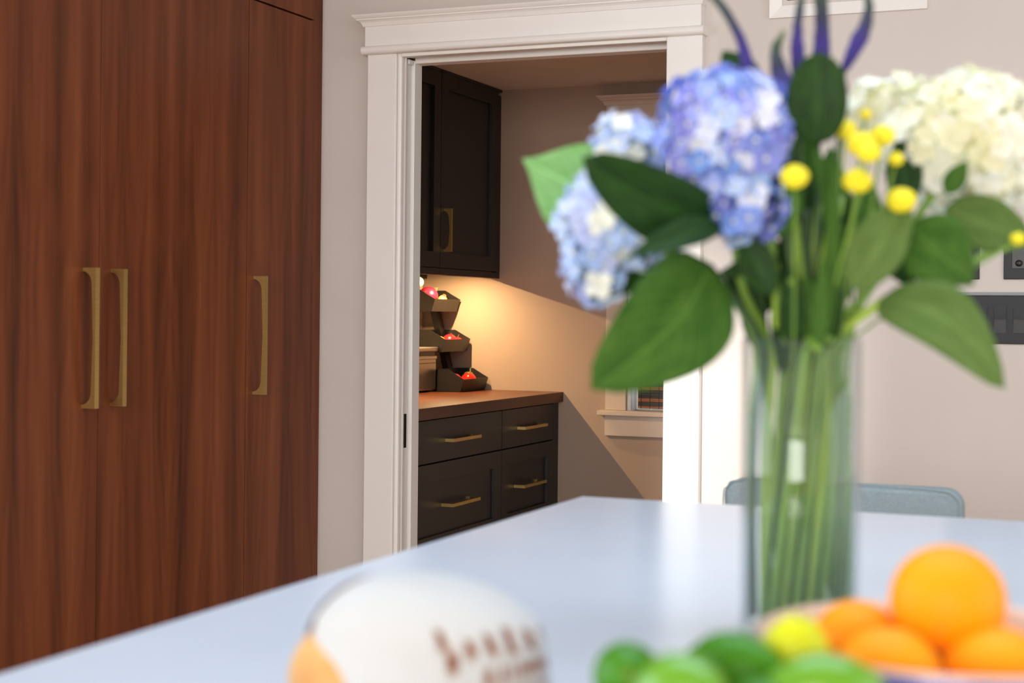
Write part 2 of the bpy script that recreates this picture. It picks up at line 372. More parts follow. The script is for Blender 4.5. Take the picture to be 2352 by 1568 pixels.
def vpull(name, parent, x, y, z0, L, p, w):         # vertical pull standing off along +x
    return obj(name, pull_mesh(lambda d, l, a: (x+d, y+a, z0+l), L, p, w), M_BRASS, parent)
def hpull(name, parent, x, y0, z, L, p, w):
    return obj(name, pull_mesh(lambda d, l, a: (x+d, y0+l, z-w/2+a), L, p, w), M_BRASS, parent)

# ------------------------------------------------------------------ tall walnut cabinets
XC = -2.485; XB = -3.195
def tall(y0, y1, doors, label, handles):
    t = thing('tall_cabinet', (XC-.35, (y0+y1)/2, 0), label, 'cabinet', 'tall walnut cabinets')
    obj('carcass', B(XB, XC-.022, y0, y1, .1, 2.615), M_GAP, t)
    obj('plinth', B(XB, XC-.06, y0, y1, 0, .1), M_BLACKCAB, t)
    for i, (a, b) in enumerate(doors):
        d = obj('door', B(XC-.021, XC, a+.0014, b-.0014, .105, 2.1485, bev=.0006), M_WALNUT, t)
        if handles[i] is not None: vpull('handle', d, XC, handles[i], .979, .352, .040, .0165)
        obj('upper_door', B(XC-.021, XC, a+.0014, b-.0014, 2.1545, 2.61, bev=.0006), M_WALNUT, t)
    return t
tall(2.57, 3.960, [(2.57, 3.266), (3.266, 3.960)], 'double-door walnut cabinet with a pair of long brass handles side by side', [3.199, 3.313])
tall(3.961, 4.352, [(3.961, 4.352)], 'narrow single-door walnut cabinet with one brass handle beside the grey wall', [3.998])
fl = obj('filler_panel', B(XB, XC-.018, 4.353, YW-.001, 0, 2.615), M_WALNUT); tag(fl, 'narrow recessed walnut filler strip between the tall cabinets and the wall', 'panel')

# ------------------------------------------------------------------ pantry base cabinets, worktop
XF = -2.235
def shaker(name, parent, y0, y1, z0, z1, x, m, th=.02, fr=.06, rec=.012):
    """shaker front: frame proud of a recessed panel, one part"""
    bm = bmesh.new()
    for a in ((y0, y1, z0, z0+fr), (y0, y1, z1-fr, z1), (y0, y0+fr, z0+fr, z1-fr), (y1-fr, y1, z0+fr, z1-fr)): box(bm, x-th, x, *a)
    o = obj(name, bm, m, parent)
    obj('recessed_panel', B(x-th, x-rec, y0+fr, y1-fr, z0+fr, z1-fr), m, o); return o
def basecab(y0, y1, ye, label):
    t = thing('base_cabinet', (-2.54, (y0+ye)/2, 0), label, 'cabinet', 'charcoal pantry base cabinets')
    obj('carcass', B(-2.845, XF-.021, y0, ye, .1, .872), M_BLACKCAB, t); obj('plinth', B(-2.845, XF-.08, y0, ye, 0, .1), M_BLACKCAB, t)
    d = obj('drawer', B(XF-.02, XF, y0+.0015, y1-.0015, .7265, .869, bev=.0008), M_BLACKCAB, t); c = (y0+y1)/2
    hpull('pull', d, XF, c-.1165, .795, .233, .034, .011)
    d = shaker('drawer', t, y0+.0015, y1-.0015, .420, .7215, XF, M_BLACKCAB); hpull('pull', d, XF-.012, c-.1165, .574, .233, .044, .011)
    d = shaker('drawer', t, y0+.0015, y1-.0015, .105, .416, XF, M_BLACKCAB); hpull('pull', d, XF-.012, c-.1165, .262, .233, .044, .011)
    if ye > y1: obj('filler', B(-2.30, XF-.001, y1+.0015, ye, .1, .872), M_BLACKCAB, t)
    return t
basecab(4.56, 5.320, 5.320, 'wider charcoal drawer cabinet under the worktop, nearest the doorway')
basecab(5.321, 5.857, 5.911, 'narrower charcoal drawer cabinet in the pantry corner by the shadowed wall')
wt = obj('worktop', B(-2.845, -2.215, 4.545, 5.911, .874, .914, bev=.0015), M_WORKTOP); tag(wt, 'walnut butcher-block worktop over the charcoal drawers', 'worktop')

# ------------------------------------------------------------------ pantry wall cabinets
XU = -2.497
def wallcab(y0, y1, ye, label, handle):
    t = thing('wall_cabinet', (-2.68, (y0+ye)/2, 1.371), label, 'cabinet', 'charcoal pantry wall cabinets')
    bm = bmesh.new(); box(bm, -2.845, XU-.021, y0, ye, 1.42, 2.144); obj('carcass', bm, M_BLACKCAB, t)
    obj('light_rail', prism(bmesh.new(), [(XU-.048, 1.371), (XU-.004, 1.371), (XU-.004, 1.3955), (XU-.0215, 1.3955), (XU-.0215, 1.42), (XU-.048, 1.42)], 'y', y0, ye), M_BLACKCAB, t)
    obj('back_rail', B(-2.845, -2.83, y0, ye, 1.371, 1.42), M_BLACKCAB, t)
    d = shaker('door', t, y0+.0015, y1-.0015, 1.3985, 2.133, XU, M_BLACKCAB, fr=.058)
    if handle: vpull('handle', d, XU, handle, 1.459, .163, .032, .011)
    if ye > y1:
        obj('filler', B(XU-.06, XU-.003, y1+.0015, ye, 1.3965, 2.12), M_BLACKCAB, t)
    obj('top_scribe', B(XU-.02, XU+.004, y0, ye-.004, 2.134, 2.1445, bev=.003, seg=2), M_BLACKCAB, t)
    return t
wallcab(4.56, 5.327, 5.327, 'charcoal shaker wall cabinet cut off by the door jamb', None)
wallcab(5.328, 5.870, 5.911, 'charcoal shaker wall cabinet in the corner with a small brass handle', 5.357)
# under-cabinet puck lights
M_LENS, nt, b = mat('warm_lens'); b.inputs['Emission Color'].default_value = (1, .68, .33, 1); b.inputs['Emission Strength'].default_value = .8
for i, (y, lab) in enumerate(((5.69, 'small warm puck light under the corner wall cabinet'), (5.02, 'small warm puck light under the wall cabinet near the door'))):
    p = thing('puck_light', (-2.62, y, 1.3975), lab, 'light', 'under-cabinet puck lights')
    obj('housing', lathe(bmesh.new(), [(0, .02), (.034, .02), (.034, .006), (.028, .004), (.0, .004)], (-2.62, y, 1.3975), 24), M_STEEL, p)
    obj('lens', lathe(bmesh.new(), [(0, .0035), (.026, .0035), (.026, .001), (0, 0)], (-2.62, y, 1.3975), 24), M_LENS, p)
    ld = bpy.data.lights.new('puck_lamp', 'AREA'); ld.shape = 'DISK'; ld.size = .008; ld.energy = (4.4, 8.0)[i]; ld.color = (1, .68, .33)
    lo = bpy.data.objects.new('puck_lamp', ld); COL.objects.link(lo); lo.parent = p; lo.location = (0, 0, -.003)

# ------------------------------------------------------------------ kitchen island
isl = thing('island_cabinet', (.22, 1.57, 0), 'kitchen island base under the white worktop', 'cabinet')
obj('body', B(-.87, 1.31, .92, 2.40, .1, .874), M_WHITE, isl); obj('plinth', B(-.80, 1.24, 1.0, 2.33, 0, .1), M_BLACKCAB, isl)
tk = thing('added_warm_strip', (.62, 2.345, .06), 'unseen warm strip added low behind the island to light the door wall', 'light')  # hidden strip added for warm upward light on the door wall
obj('strip', B(.02, 1.22, 2.331, 2.345, .05, .075), M_LENS, tk)
ld = bpy.data.lights.new('added_warm_lamp', 'AREA'); ld.shape = 'RECTANGLE'; ld.size = 1.2; ld.size_y = .025; ld.energy = 3; ld.color = (1, .62, .36)
lo = bpy.data.objects.new('added_warm_lamp', ld); COL.objects.link(lo); lo.parent = tk; lo.location = (0, .004, .003); lo.rotation_euler = (PI/2+.35, 0, 0)
tag(obj('island_worktop', B(-.91, 1.35, .55, 2.522, .875, .914, bev=.003, seg=2), M_QUARTZ), 'glossy white quartz worktop of the kitchen island in the foreground', 'worktop')

# ------------------------------------------------------------------ three-tier produce rack on the pantry worktop
RY0, RY1 = 5.652, 5.896
rk = thing('produce_rack', (-2.68, 5.774, .915), 'black metal three-tier bin rack on the walnut worktop', 'rack')
def bin_mesh(lx, lz):
    """open bin: lip at (lx, lz) in front, sides rising to the back; sheet 2 mm thick"""
    bm = bmesh.new(); fb = (lx-.016, lz-.050); fl = (lx, lz); sl = (lx-.068, lz+.037); bt = (lx-.132, lz+.037); bb = (lx-.132, lz-.050); t = .002
    side = [fb, fl, sl, bt, bb]
    prism(bm, side, 'y', RY0, RY0+t); prism(bm, side, 'y', RY1-t, RY1)
    prism(bm, [fb, fl, (fl[0]-t, fl[1]), (fb[0]-t, fb[1])], 'y', RY0+t, RY1-t)
    box(bm, bb[0], bb[0]+t, RY0+t, RY1-t, bb[1], bt[1]); box(bm, bb[0]+t, fb[0]-t, RY0+t, RY1-t, bb[1], bb[1]+t)
    return bm
BINS = [(-2.540, .9655), (-2.622, 1.122), (-2.669, 1.284)]
for lx, lz in BINS:
    b_ = obj('bin', bin_mesh(lx, lz), M_BLACKMETAL, rk)
    for dz in (-.012, -.034):
        bmr = bmesh.new(); bmesh.ops.create_uvsphere(bmr, u_segments=8, v_segments=6, radius=.0017, matrix=Matrix.Translation((lx-.021, RY0, lz+dz))); obj('rivet', bmr, M_BLACKMETAL, b_)
bm = bmesh.new(); prism(bm, [(-2.700, .9155), (-2.674, .9155), (-2.755, 1.235), (-2.781, 1.235)], 'y', 5.842, 5.888); obj('post', bm, M_BLACKMETAL, rk)

def stem_tuft(bm, c, n, h, r): 
    for k in range(n): tube(bm, [c, c+Vector((random.uniform(-r, r), random.uniform(-r, r), h*.6)), c+Vector((random.uniform(-2*r, 2*r), random.uniform(-2*r, 2*r), h))], [.002, .0014, .0006], 5, 5)
    return bm
def produce(name, c, r, m, label, cat, group=None, sq=(1, 1, 1), rot=None, stem=None, noise=.03):
    t = thing(name, (c[0], c[1], c[2]-r*sq[2]), label, cat, group)
    obj('body', blob(c, r*sq[0], r*sq[1], r*sq[2], noise=noise, rot=rot), m, t, smooth=True)
    if stem: stem(t, Vector(c))
    return t
M_REDONION = simple('red_onion_skin', lin(106, 8, 30), lin(146, 30, 52), .25, scale=30, stretch=(1, 1, .2), coat=.15)
M_YONION = simple('yellow_onion_skin', lin(222, 162, 60), lin(238, 190, 96), .3, scale=24, stretch=(1, 1, .2))
M_GARLIC = simple('garlic_skin', lin(240, 226, 190), lin(226, 206, 166), .4, scale=20)
M_POTATO = simple('gold_potato_skin', lin(226, 164, 66), lin(206, 140, 50), .45, scale=18)
M_APPLE = simple('red_apple_skin', lin(168, 14, 26), lin(190, 42, 44), .25, scale=16, stretch=(1, 1, .3), coat=.3)
M_TOMATO = simple('tomato_skin', lin(214, 38, 26), lin(200, 28, 20), .14, scale=10, coat=.5)
M_DRY = simple('dry_stem', lin(140, 104, 54), lin(112, 80, 40), .8)
M_VINE = simple('green_vine', lin(120, 130, 50), lin(90, 100, 36), .7)
up_ = Vector((0, 0, 1))
def dry_top(d, h=.016):
    def f(t, c):
        obj('dry_neck', stem_tuft(bmesh.new(), c+Vector(d), 6, h, .004), M_DRY, t)
    return f
produce('red_onion', (-2.742, 5.742, 1.297), .040, M_REDONION, 'shiny red onion with a dry neck in the top bin', 'onion', sq=(1, 1, .95), stem=dry_top((.026, .020, .020), .014))
produce('yellow_onion', (-2.706, 5.800, 1.281), .019, M_YONION, 'small yellow onion in front of the red onion in the top bin', 'onion', stem=dry_top((.012, 0, .012), .012))
produce('garlic_bulb', (-2.763, 5.690, 1.352), .022, M_GARLIC, 'pale garlic bulb on top of the red onion', 'garlic', stem=dry_top((0, 0, .018), .014))
produce('gold_potato', (-2.690, 5.735, 1.107), .029, M_POTATO, 'golden yellow potato lying in the middle bin', 'potato', sq=(1.0, 1.25, .95), noise=.06)
def apple_stem(t, c): obj('stalk', T([c+up_*.018, c+Vector((.002, .003, .028)), c+Vector((.005, .006, .036))], [.0014, .0012, .0012], 5, 5), M_DRY, t)
produce('red_apple', (-2.675, 5.806, 1.109), .033, M_APPLE, 'small red apple beside the potato, left of two in the middle bin', 'apple', stem=apple_stem)
produce('red_apple', (-2.668, 5.866, 1.104), .0262, M_APPLE, 'small red apple at the right end of the middle bin', 'apple', stem=apple_stem)
def vine(t, c):
    bm = bmesh.new(); 
    for k in range(5): a = k*1.26; tube(bm, [c+up_*.032, c+Vector((math.cos(a)*.010, math.sin(a)*.010, .035)), c+Vector((math.cos(a)*.018, math.sin(a)*.018, .030))], [.0016, .0014, .0006], 5, 5)
    tube(bm, [c+up_*.032, c+Vector((.004, .008, .040)), c+Vector((.0, .013, .047)), c+Vector((.005, .016, .053))], [.0018, .0015, .0015, .001], 8, 5)
    obj('vine_stalk', bm, M_VINE, t)
produce('tomato', (-2.597, 5.828, .9525), .034, M_TOMATO, 'bright red tomato with a green stalk in the bottom bin', 'tomato', sq=(1, 1, .98), stem=vine)
produce('tomato', (-2.637, 5.770, .9535), .0335, M_TOMATO, 'shaded red tomato at the back of the bottom bin', 'tomato', sq=(1, 1, .92))

bb = thing('bread_box', (-2.745, 5.42, .915), 'steel bread box with a lid beside the bin rack on the walnut worktop', 'box')
obj('body', B(-2.84, -2.656, 5.20, 5.640, .922, 1.058, bev=.004, seg=2), M_STEEL, bb)
obj('lid', B(-2.843, -2.648, 5.194, 5.646, 1.074, 1.092, bev=.005, seg=2), M_STEEL, bb)
obj('neck_band', B(-2.838, -2.660, 5.206, 5.634, 1.058, 1.074), M_BLACKMETAL, bb)
obj('front_bar', B(-2.656, -2.650, 5.22, 5.636, 1.044, 1.058, bev=.002), M_STEEL, bb)
obj('slot', B(-2.6565, -2.6545, 5.21, 5.634, 1.028, 1.0305), M_BLACKMETAL, bb)
for y in (5.24, 5.60):
    for x in (-2.82, -2.68): obj('foot', B(x-.012, x+.012, y-.012, y+.012, .9145, .922), M_BLACKMETAL, bb)

# ------------------------------------------------------------------ switches and sockets on the north wall
def plate(x0, x1, z0, z1, label, cat, name, group=None):
    t = thing(name, ((x0+x1)/2, YW, z0), label, cat, group); obj('plate', B(x0, x1, YW-.007, YW, z0, z1, bev=.002, seg=2), M_BLACKPLASTIC, t); return t
t = plate(-.533, -.306, 1.157, 1.289, 'wide black four-gang switch plate on the greige wall', 'switch', 'switch_plate')
obj('shadow_strip', B(-.533, -.306, YW-.003, YW, 1.2895, 1.298), simple('grey_shadow_strip', lin(150, 152, 152), rough=.6), t)  # grey strip painting in the soft shadow band above the plate
for k in range(4):
    x = -.5105+k*.050
    bm = bmesh.new(); prism(bm, [(YW-.0068, 1.187), (YW-.0115, 1.187), (YW-.0085, 1.223), (YW-.0115, 1.260), (YW-.0068, 1.260)], 'x', x, x+.0325); obj('rocker', bm, M_GLOSSBLACK, t)
t = plate(-.531, -.450, 1.3325, 1.456, 'small black wall plate half hidden by a leaf, left above the switches', 'socket', 'socket_plate')
obj('insert', B(-.512, -.469, YW-.009, YW-.0068, 1.361, 1.428, bev=.001), M_GLOSSBLACK, t)
t = plate(-.387, -.306, 1.3325, 1.456, 'small black wall plate at the right edge above the switches', 'socket', 'socket_plate')
obj('insert', B(-.366, -.327, YW-.0085, YW-.0068, 1.361, 1.428, bev=.001), M_GLOSSBLACK, t); obj('sensor_lens', blob((-.347, YW-.009, 1.376), .010, .004, .009), M_GLOSSBLACK, t, smooth=True)

# ------------------------------------------------------------------ dining chair behind the island
M_FAB, nt, b = mat('blue_grey_weave'); L = nt.links.new
tc = N(nt, 'ShaderNodeTexCoord'); facs = []
for sc in ((900, 900, 120), (120, 120, 900)):
    mp = N(nt, 'ShaderNodeMapping'); mp.inputs['Scale'].default_value = sc; L(tc.outputs['Object'], mp.inputs['Vector'])
    no = N(nt, 'ShaderNodeTexNoise'); no.inputs['Scale'].default_value = 1; no.inputs['Detail'].default_value = 3; L(mp.outputs['Vector'], no.inputs['Vector']); facs.append(no.outputs['Fac'])
ad = N(nt, 'ShaderNodeMath', operation='ADD'); L(facs[0], ad.inputs[0]); L(facs[1], ad.inputs[1])
r = ramp(nt, [(.3, lin(128, 146, 153)), (.7, lin(168, 184, 187))]); hv = N(nt, 'ShaderNodeMath', operation='MULTIPLY'); hv.inputs[1].default_value = .5
L(ad.outputs[0], hv.inputs[0]); L(hv.outputs[0], r.inputs['Fac']); L(r.outputs['Color'], b.inputs['Base Color']); b.inputs['Roughness'].default_value = .95
bp = N(nt, 'ShaderNodeBump'); bp.inputs['Strength'].default_value = .4; bp.inputs['Distance'].default_value = .001; L(ad.outputs[0], bp.inputs['Height']); L(bp.outputs['Normal'], b.inputs['Normal'])
M_LEG = simple('dark_wood_leg', lin(70, 44, 30), lin(56, 34, 22), .4)
ch = thing('dining_chair', (-.592, 3.46, 0), 'blue-grey fabric dining chair with only its back top showing behind the island', 'chair')
bm = bmesh.new(); box(bm, -.832, -.352, 3.17, 3.235, .50, .886)
vert = [e for e in bm.edges if abs((e.verts[0].co-e.verts[1].co).y) > .01]; top = [e for e in vert if e.verts[0].co.z > .8]
bmesh.ops.bevel(bm, geom=top, offset=.034, segments=6, affect='EDGES', profile=.5)
bmesh.ops.bevel(bm, geom=[e for e in bm.edges if abs((e.verts[0].co-e.verts[1].co).y) < .001], offset=.010, segments=2, affect='EDGES', profile=.5)
for v in bm.verts: v.co.z += .004*math.sin((v.co.x+.832)/.48*PI) if v.co.z > .8 else 0; v.co.y -= .05*(v.co.z-.5)/.386-.05
bk = obj('backrest', bm, M_FAB, ch)
pts = [(-.340, 3.17, .52), (-.343, 3.172, .7)]
obj('piping', T([(-.3525, 3.22, .51), (-.3525, 3.19, .7), (-.3535, 3.172, .845), (-.362, 3.17, .872), (-.40, 3.169, .886), (-.59, 3.169, .8905), (-.79, 3.169, .8865), (-.822, 3.17, .872), (-.8315, 3.172, .845), (-.8315, 3.19, .7), (-.8315, 3.22, .51)], [.0016]*11, 40, 6), M_FAB, bk)
obj('seat', B(-.832, -.352, 3.22, 3.72, .41, .50, bev=.02, seg=3), M_FAB, ch)
for x in (-.81, -.374):
    for y in (3.26, 3.69): obj('leg', T([(x, y, .412), (x, y, .2), (x, y, 0)], [.02, .017, .013], 4, 10), M_LEG, ch)

# ------------------------------------------------------------------ glass vase with water
VC = at(1835, 1474, 1.5); VC.z = .914
VR, VH = .0572, .290
vs = thing('glass_vase', VC, 'tall clear glass cylinder vase full of stems on the white island', 'vase')
M_VASE = thin_glass('clear_vase_glass', (.95, .968, .958, 1), 1.5)
obj('glass_wall', lathe(bmesh.new(), [(0, .0005), (VR-.004, .0005), (VR, .004), (VR, VH-.0015), (VR-.0015, VH), (VR-.003, VH-.0015), (VR-.0035, .016), (VR-.008, .013), (0, .012)], VC, 64), M_VASE, vs, smooth=True)
M_WATER = thin_glass('clear_water', (.975, .99, .97, 1), 1.25)
WZ = .158
wa = obj('water', lathe(bmesh.new(), [(0, .0165), (VR-.0045, .0165), (VR-.0042, WZ-.001), (VR-.0048, WZ), (0, WZ-.0006)], VC, 64), M_WATER, smooth=True)
tag(wa, 'clear water filling the lower half of the glass vase', 'water')

# ------------------------------------------------------------------ bouquet
def leafmat(name, c1, c2, rough=.42, trans=.35):
    m, nt, b = mat(name); L = nt.links.new
    uv = N(nt, 'ShaderNodeUVMap'); sp = N(nt, 'ShaderNodeSeparateXYZ'); L(uv.outputs['UV'], sp.inputs[0])
    def M(op, a, bb=None):
        n = N(nt, 'ShaderNodeMath', operation=op)
        for i, x in enumerate((a, bb)):
            if x is None: continue
            if isinstance(x, (int, float)): n.inputs[i].default_value = x
            else: L(x, n.inputs[i])
        return n.outputs[0]
    d = M('ABSOLUTE', M('SUBTRACT', sp.outputs['X'], .5))
    rib = M('LESS_THAN', d, .018); side = M('PINGPONG', M('SUBTRACT', M('MULTIPLY', sp.outputs['Y'], 9), M('MULTIPLY', d, 7)), .5)
    vein = M('MAXIMUM', rib, M('MULTIPLY', M('LESS_THAN', side, .045), .6))
    no = N(nt, 'ShaderNodeTexNoise'); no.inputs['Scale'].default_value = 4; tc = N(nt, 'ShaderNodeTexCoord'); L(uv.outputs['UV'], no.inputs['Vector'])
    r = ramp(nt, [(.3, c1), (.7, c2)]); L(no.outputs['Fac'], r.inputs['Fac'])
    mx = N(nt, 'ShaderNodeMix', data_type='RGBA'); L(vein, mx.inputs['Factor']); L(r.outputs['Color'], mx.inputs['A']); mx.inputs['B'].default_value = tuple(min(1, x*1.25+.005) for x in c2[:3])+(1,)
    L(mx.outputs['Result'], b.inputs['Base Color']); b.inputs['Roughness'].default_value = rough+.15; b.inputs['Specular IOR Level'].default_value = .22
    tl = N(nt, 'ShaderNodeBsdfTranslucent'); L(mx.outputs['Result'], tl.inputs['Color']); ms = N(nt, 'ShaderNodeMixShader'); ms.inputs[0].default_value = trans
    L(b.outputs[0], ms.inputs[1]); L(tl.outputs[0], ms.inputs[2]); L(ms.outputs[0], nt.nodes['Material Output'].inputs['Surface'])
    return m
LF_DARK = leafmat('leaf_dark', lin(18, 48, 6), lin(36, 72, 14), .42, .2)
LF_MID = leafmat('leaf_mid', lin(48, 90, 18), lin(78, 116, 38), .5, .3)
LF_OLIVE = leafmat('leaf_olive', lin(88, 116, 50), lin(108, 134, 68), .55, .3)
LF_PALE = leafmat('leaf_pale', lin(134, 190, 112), lin(160, 208, 140), .5, .4)
M_STEM = simple('green_stem', lin(122, 154, 48), lin(84, 120, 32), .45, scale=12)
M_STEML = simple('yellow_green_stem', lin(156, 180, 52), lin(122, 152, 36), .45, scale=12)
M_STEMD = simple('dark_green_stem', lin(58, 88, 34), lin(38, 64, 24), .5, scale=12)

def leaf(parent, base, tip, wpx, m, bend=.0, fold=.12, roll=0., tilt=0., name='leaf', tipsharp=1.0, wave=.0, full=.72, bow=0.):
    """ovate leaf blade from base to tip, each (u, v, depth); bend lifts the middle towards the viewer, fold is the V of the midrib"""
    A, Z = at(*base), at(*tip); ax = Z-A; Ln = ax.length; d = ax.normalized()
    tm = (base[2]+tip[2])/2; W_ = wpx/FPX*tm
    n = (EYE-(A+Z)/2).normalized(); n = (n-d*n.dot(d)).normalized()
    if roll: n.rotate(Matrix.Rotation(roll, 3, d))
    s = d.cross(n).normalized()
    bm = bmesh.new(); uvl = bm.loops.layers.uv.new('UVMap'); nu, nv = 14, 8; grid = []; uvs = {}
    for i in range(nu+1):
        u = i/nu
        w = W_/2*(math.sin(PI*min(1, u**.82))**full)*(1-.35*u**4*tipsharp) if 0 < u < 1 else W_*.004
        c = A+ax*u-s*(bow*Ln*math.sin(PI*u))+n*(bend*Ln*math.sin(PI*u)-tilt*Ln*u*u)
        row = []
        for j in range(nv+1):
            v = j/nv*2-1
            p = c+s*(w*v)+n*(fold*w*abs(v)**1.3-wave*w*abs(v)*math.sin(u*17+v))
            x = bm.verts.new(p); uvs[x] = (j/nv, u); row.append(x)
        grid.append(row)
    for i in range(nu):
        for j in range(nv): bm.faces.new([grid[i][j], grid[i][j+1], grid[i+1][j+1], grid[i+1][j]])
    for f in bm.faces:
        for l in f.loops: l[uvl].uv = uvs[l.vert]
    o = obj(name, bm, m, parent, smooth=True)
    so = o.modifiers.new('thickness', 'SOLIDIFY'); so.thickness = .0006
    return o

NECK = []
def inneck(fx, fy, z):     # a point inside the vase at fractions of the radius
    return Vector((VC.x+RT.x*fx*VR*.88+FW.x*fy*VR*.88, VC.y+RT.y*fx*VR*.88+FW.y*fy*VR*.88, .914+z))
SLOTS = [(0., 0.)]+[(q*math.cos(2*PI*k/n+.4*n), q*math.sin(2*PI*k/n+.4*n)) for q, n in ((.22, 6), (.44, 12), (.68, 18), (.92, 24)) for k in range(n)]
def slot(top):
    """free place in the neck nearest to where the stalk wants to leave the vase; the bundle is twisted as a whole, so stalks do not cross"""
    d = Vector(top)-VC; w = (d.dot(RT)/.085, d.dot(FW)/.085); k = max(1, math.hypot(*w)/.9); w = (w[0]/k, w[1]/k)
    q = min(SLOTS, key=lambda p: (p[0]-w[0])**2+(p[1]-w[1])**2); SLOTS.remove(q); return q
def stem(parent, top, foot, neck, r=.0035, m=None, name='stem', via=None):
    """stalk from the foot of the vase through its neck up to the world point top"""
    q = slot(at(*via) if via is not None else top); tw = .75
    def P(z): 
        a = tw*(z/.285-1); c, s_ = math.cos(a), math.sin(a); return inneck(q[0]*c-q[1]*s_, q[0]*s_+q[1]*c, z)
    pts = [P(.0205), P(.085), P(.155), P(.22), P(.285)]
    if via is not None: pts.append(at(*via))
    pts.append(Vector(top))
    return obj(name, T(pts, [r*1.1]*len(pts), 26, 8), m or M_STEM, parent, smooth=True)

# --- hydrangeas: every floret is a piece of its head
def floret_mesh(r, cup, seed):
    rnd = random.Random(seed); bm = bmesh.new()
    for k in range(4):
        a = k*PI/2+rnd.uniform(-.15, .15); ca, sa = math.cos(a), math.sin(a); rows = []; tw = rnd.uniform(-.14, .14)
        for i, (l, w, h) in enumerate(((.05, .10, 0), (.42, .46, .14*cup), (.78, .47, .26*cup), (1.0, .16, .24*cup))):
            q = [(l*r, -w*r, (h+.12-tw*l)*r), (l*r, 0, h*r), (l*r, w*r, (h+.12+tw*l)*r)]
            rows.append([bm.verts.new((x*ca-y*sa, x*sa+y*ca, z)) for x, y, z in q])
        for A, B_ in zip(rows, rows[1:]):
            for j in range(2): bm.faces.new([A[j], A[j+1], B_[j+1], B_[j]])
    n0 = len(bm.faces); bmesh.ops.create_uvsphere(bm, u_segments=6, v_segments=4, radius=r*.17, matrix=Matrix.Translation((0, 0, r*.10)))
    bm.faces.ensure_lookup_table()
    for i, f in enumerate(bm.faces): f.material_index = 0 if i < n0 else 1
    me = bpy.data.meshes.new('floret'); bm.to_mesh(me); bm.free()
    for p in me.polygons: p.use_smooth = True
    return me
M_EYE = simple('floret_eye', lin(244, 244, 226), lin(226, 230, 190), .6)
def petalmat(name, stops):
    m, nt, b = mat(name); L = nt.links.new
    oi = N(nt, 'ShaderNodeObjectInfo'); r = ramp(nt, stops); L(oi.outputs['Random'], r.inputs['Fac'])
    tc = N(nt, 'ShaderNodeTexCoord'); no = N(nt, 'ShaderNodeTexNoise'); no.inputs['Scale'].default_value = 90; L(tc.outputs['Object'], no.inputs['Vector'])
    hs = N(nt, 'ShaderNodeHueSaturation'); mr = N(nt, 'ShaderNodeMapRange'); mr.inputs['To Min'].default_value = .85; mr.inputs['To Max'].default_value = 1.15
    L(no.outputs['Fac'], mr.inputs['Value']); L(mr.outputs[0], hs.inputs['Value']); L(r.outputs['Color'], hs.inputs['Color'])
    L(hs.outputs['Color'], b.inputs['Base Color']); b.inputs['Roughness'].default_value = .6; b.inputs['Specular IOR Level'].default_value = .25
    tl = N(nt, 'ShaderNodeBsdfTranslucent'); L(hs.outputs['Color'], tl.inputs['Color']); ms = N(nt, 'ShaderNodeMixShader'); ms.inputs[0].default_value = .3
    L(b.outputs[0], ms.inputs[1]); L(tl.outputs[0], ms.inputs[2]); L(ms.outputs[0], nt.nodes['Material Output'].inputs['Surface'])
    return m
P_BLUE = petalmat('petal_blue', [(0, lin(104, 128, 210)), (.25, lin(148, 146, 220)), (.45, lin(126, 164, 230)), (.62, lin(164, 160, 226)), (.78, lin(166, 194, 238)), (.84, lin(232, 236, 250)), (1, lin(246, 246, 250))])
P_SKY = petalmat('petal_sky', [(0, lin(170, 198, 240)), (.35, lin(198, 214, 244)), (.6, lin(184, 190, 232)), (.76, lin(220, 230, 248)), (.82, lin(246, 246, 226)), (1, lin(250, 250, 238))])
P_CREAM = petalmat('petal_cream', [(0, lin(246, 244, 232)), (.5, lin(242, 239, 216)), (.8, lin(234, 229, 186)), (1, lin(250, 249, 242))])
P_PINK = petalmat('petal_pale_pink', [(0, lin(240, 226, 220)), (1, lin(248, 240, 226))])
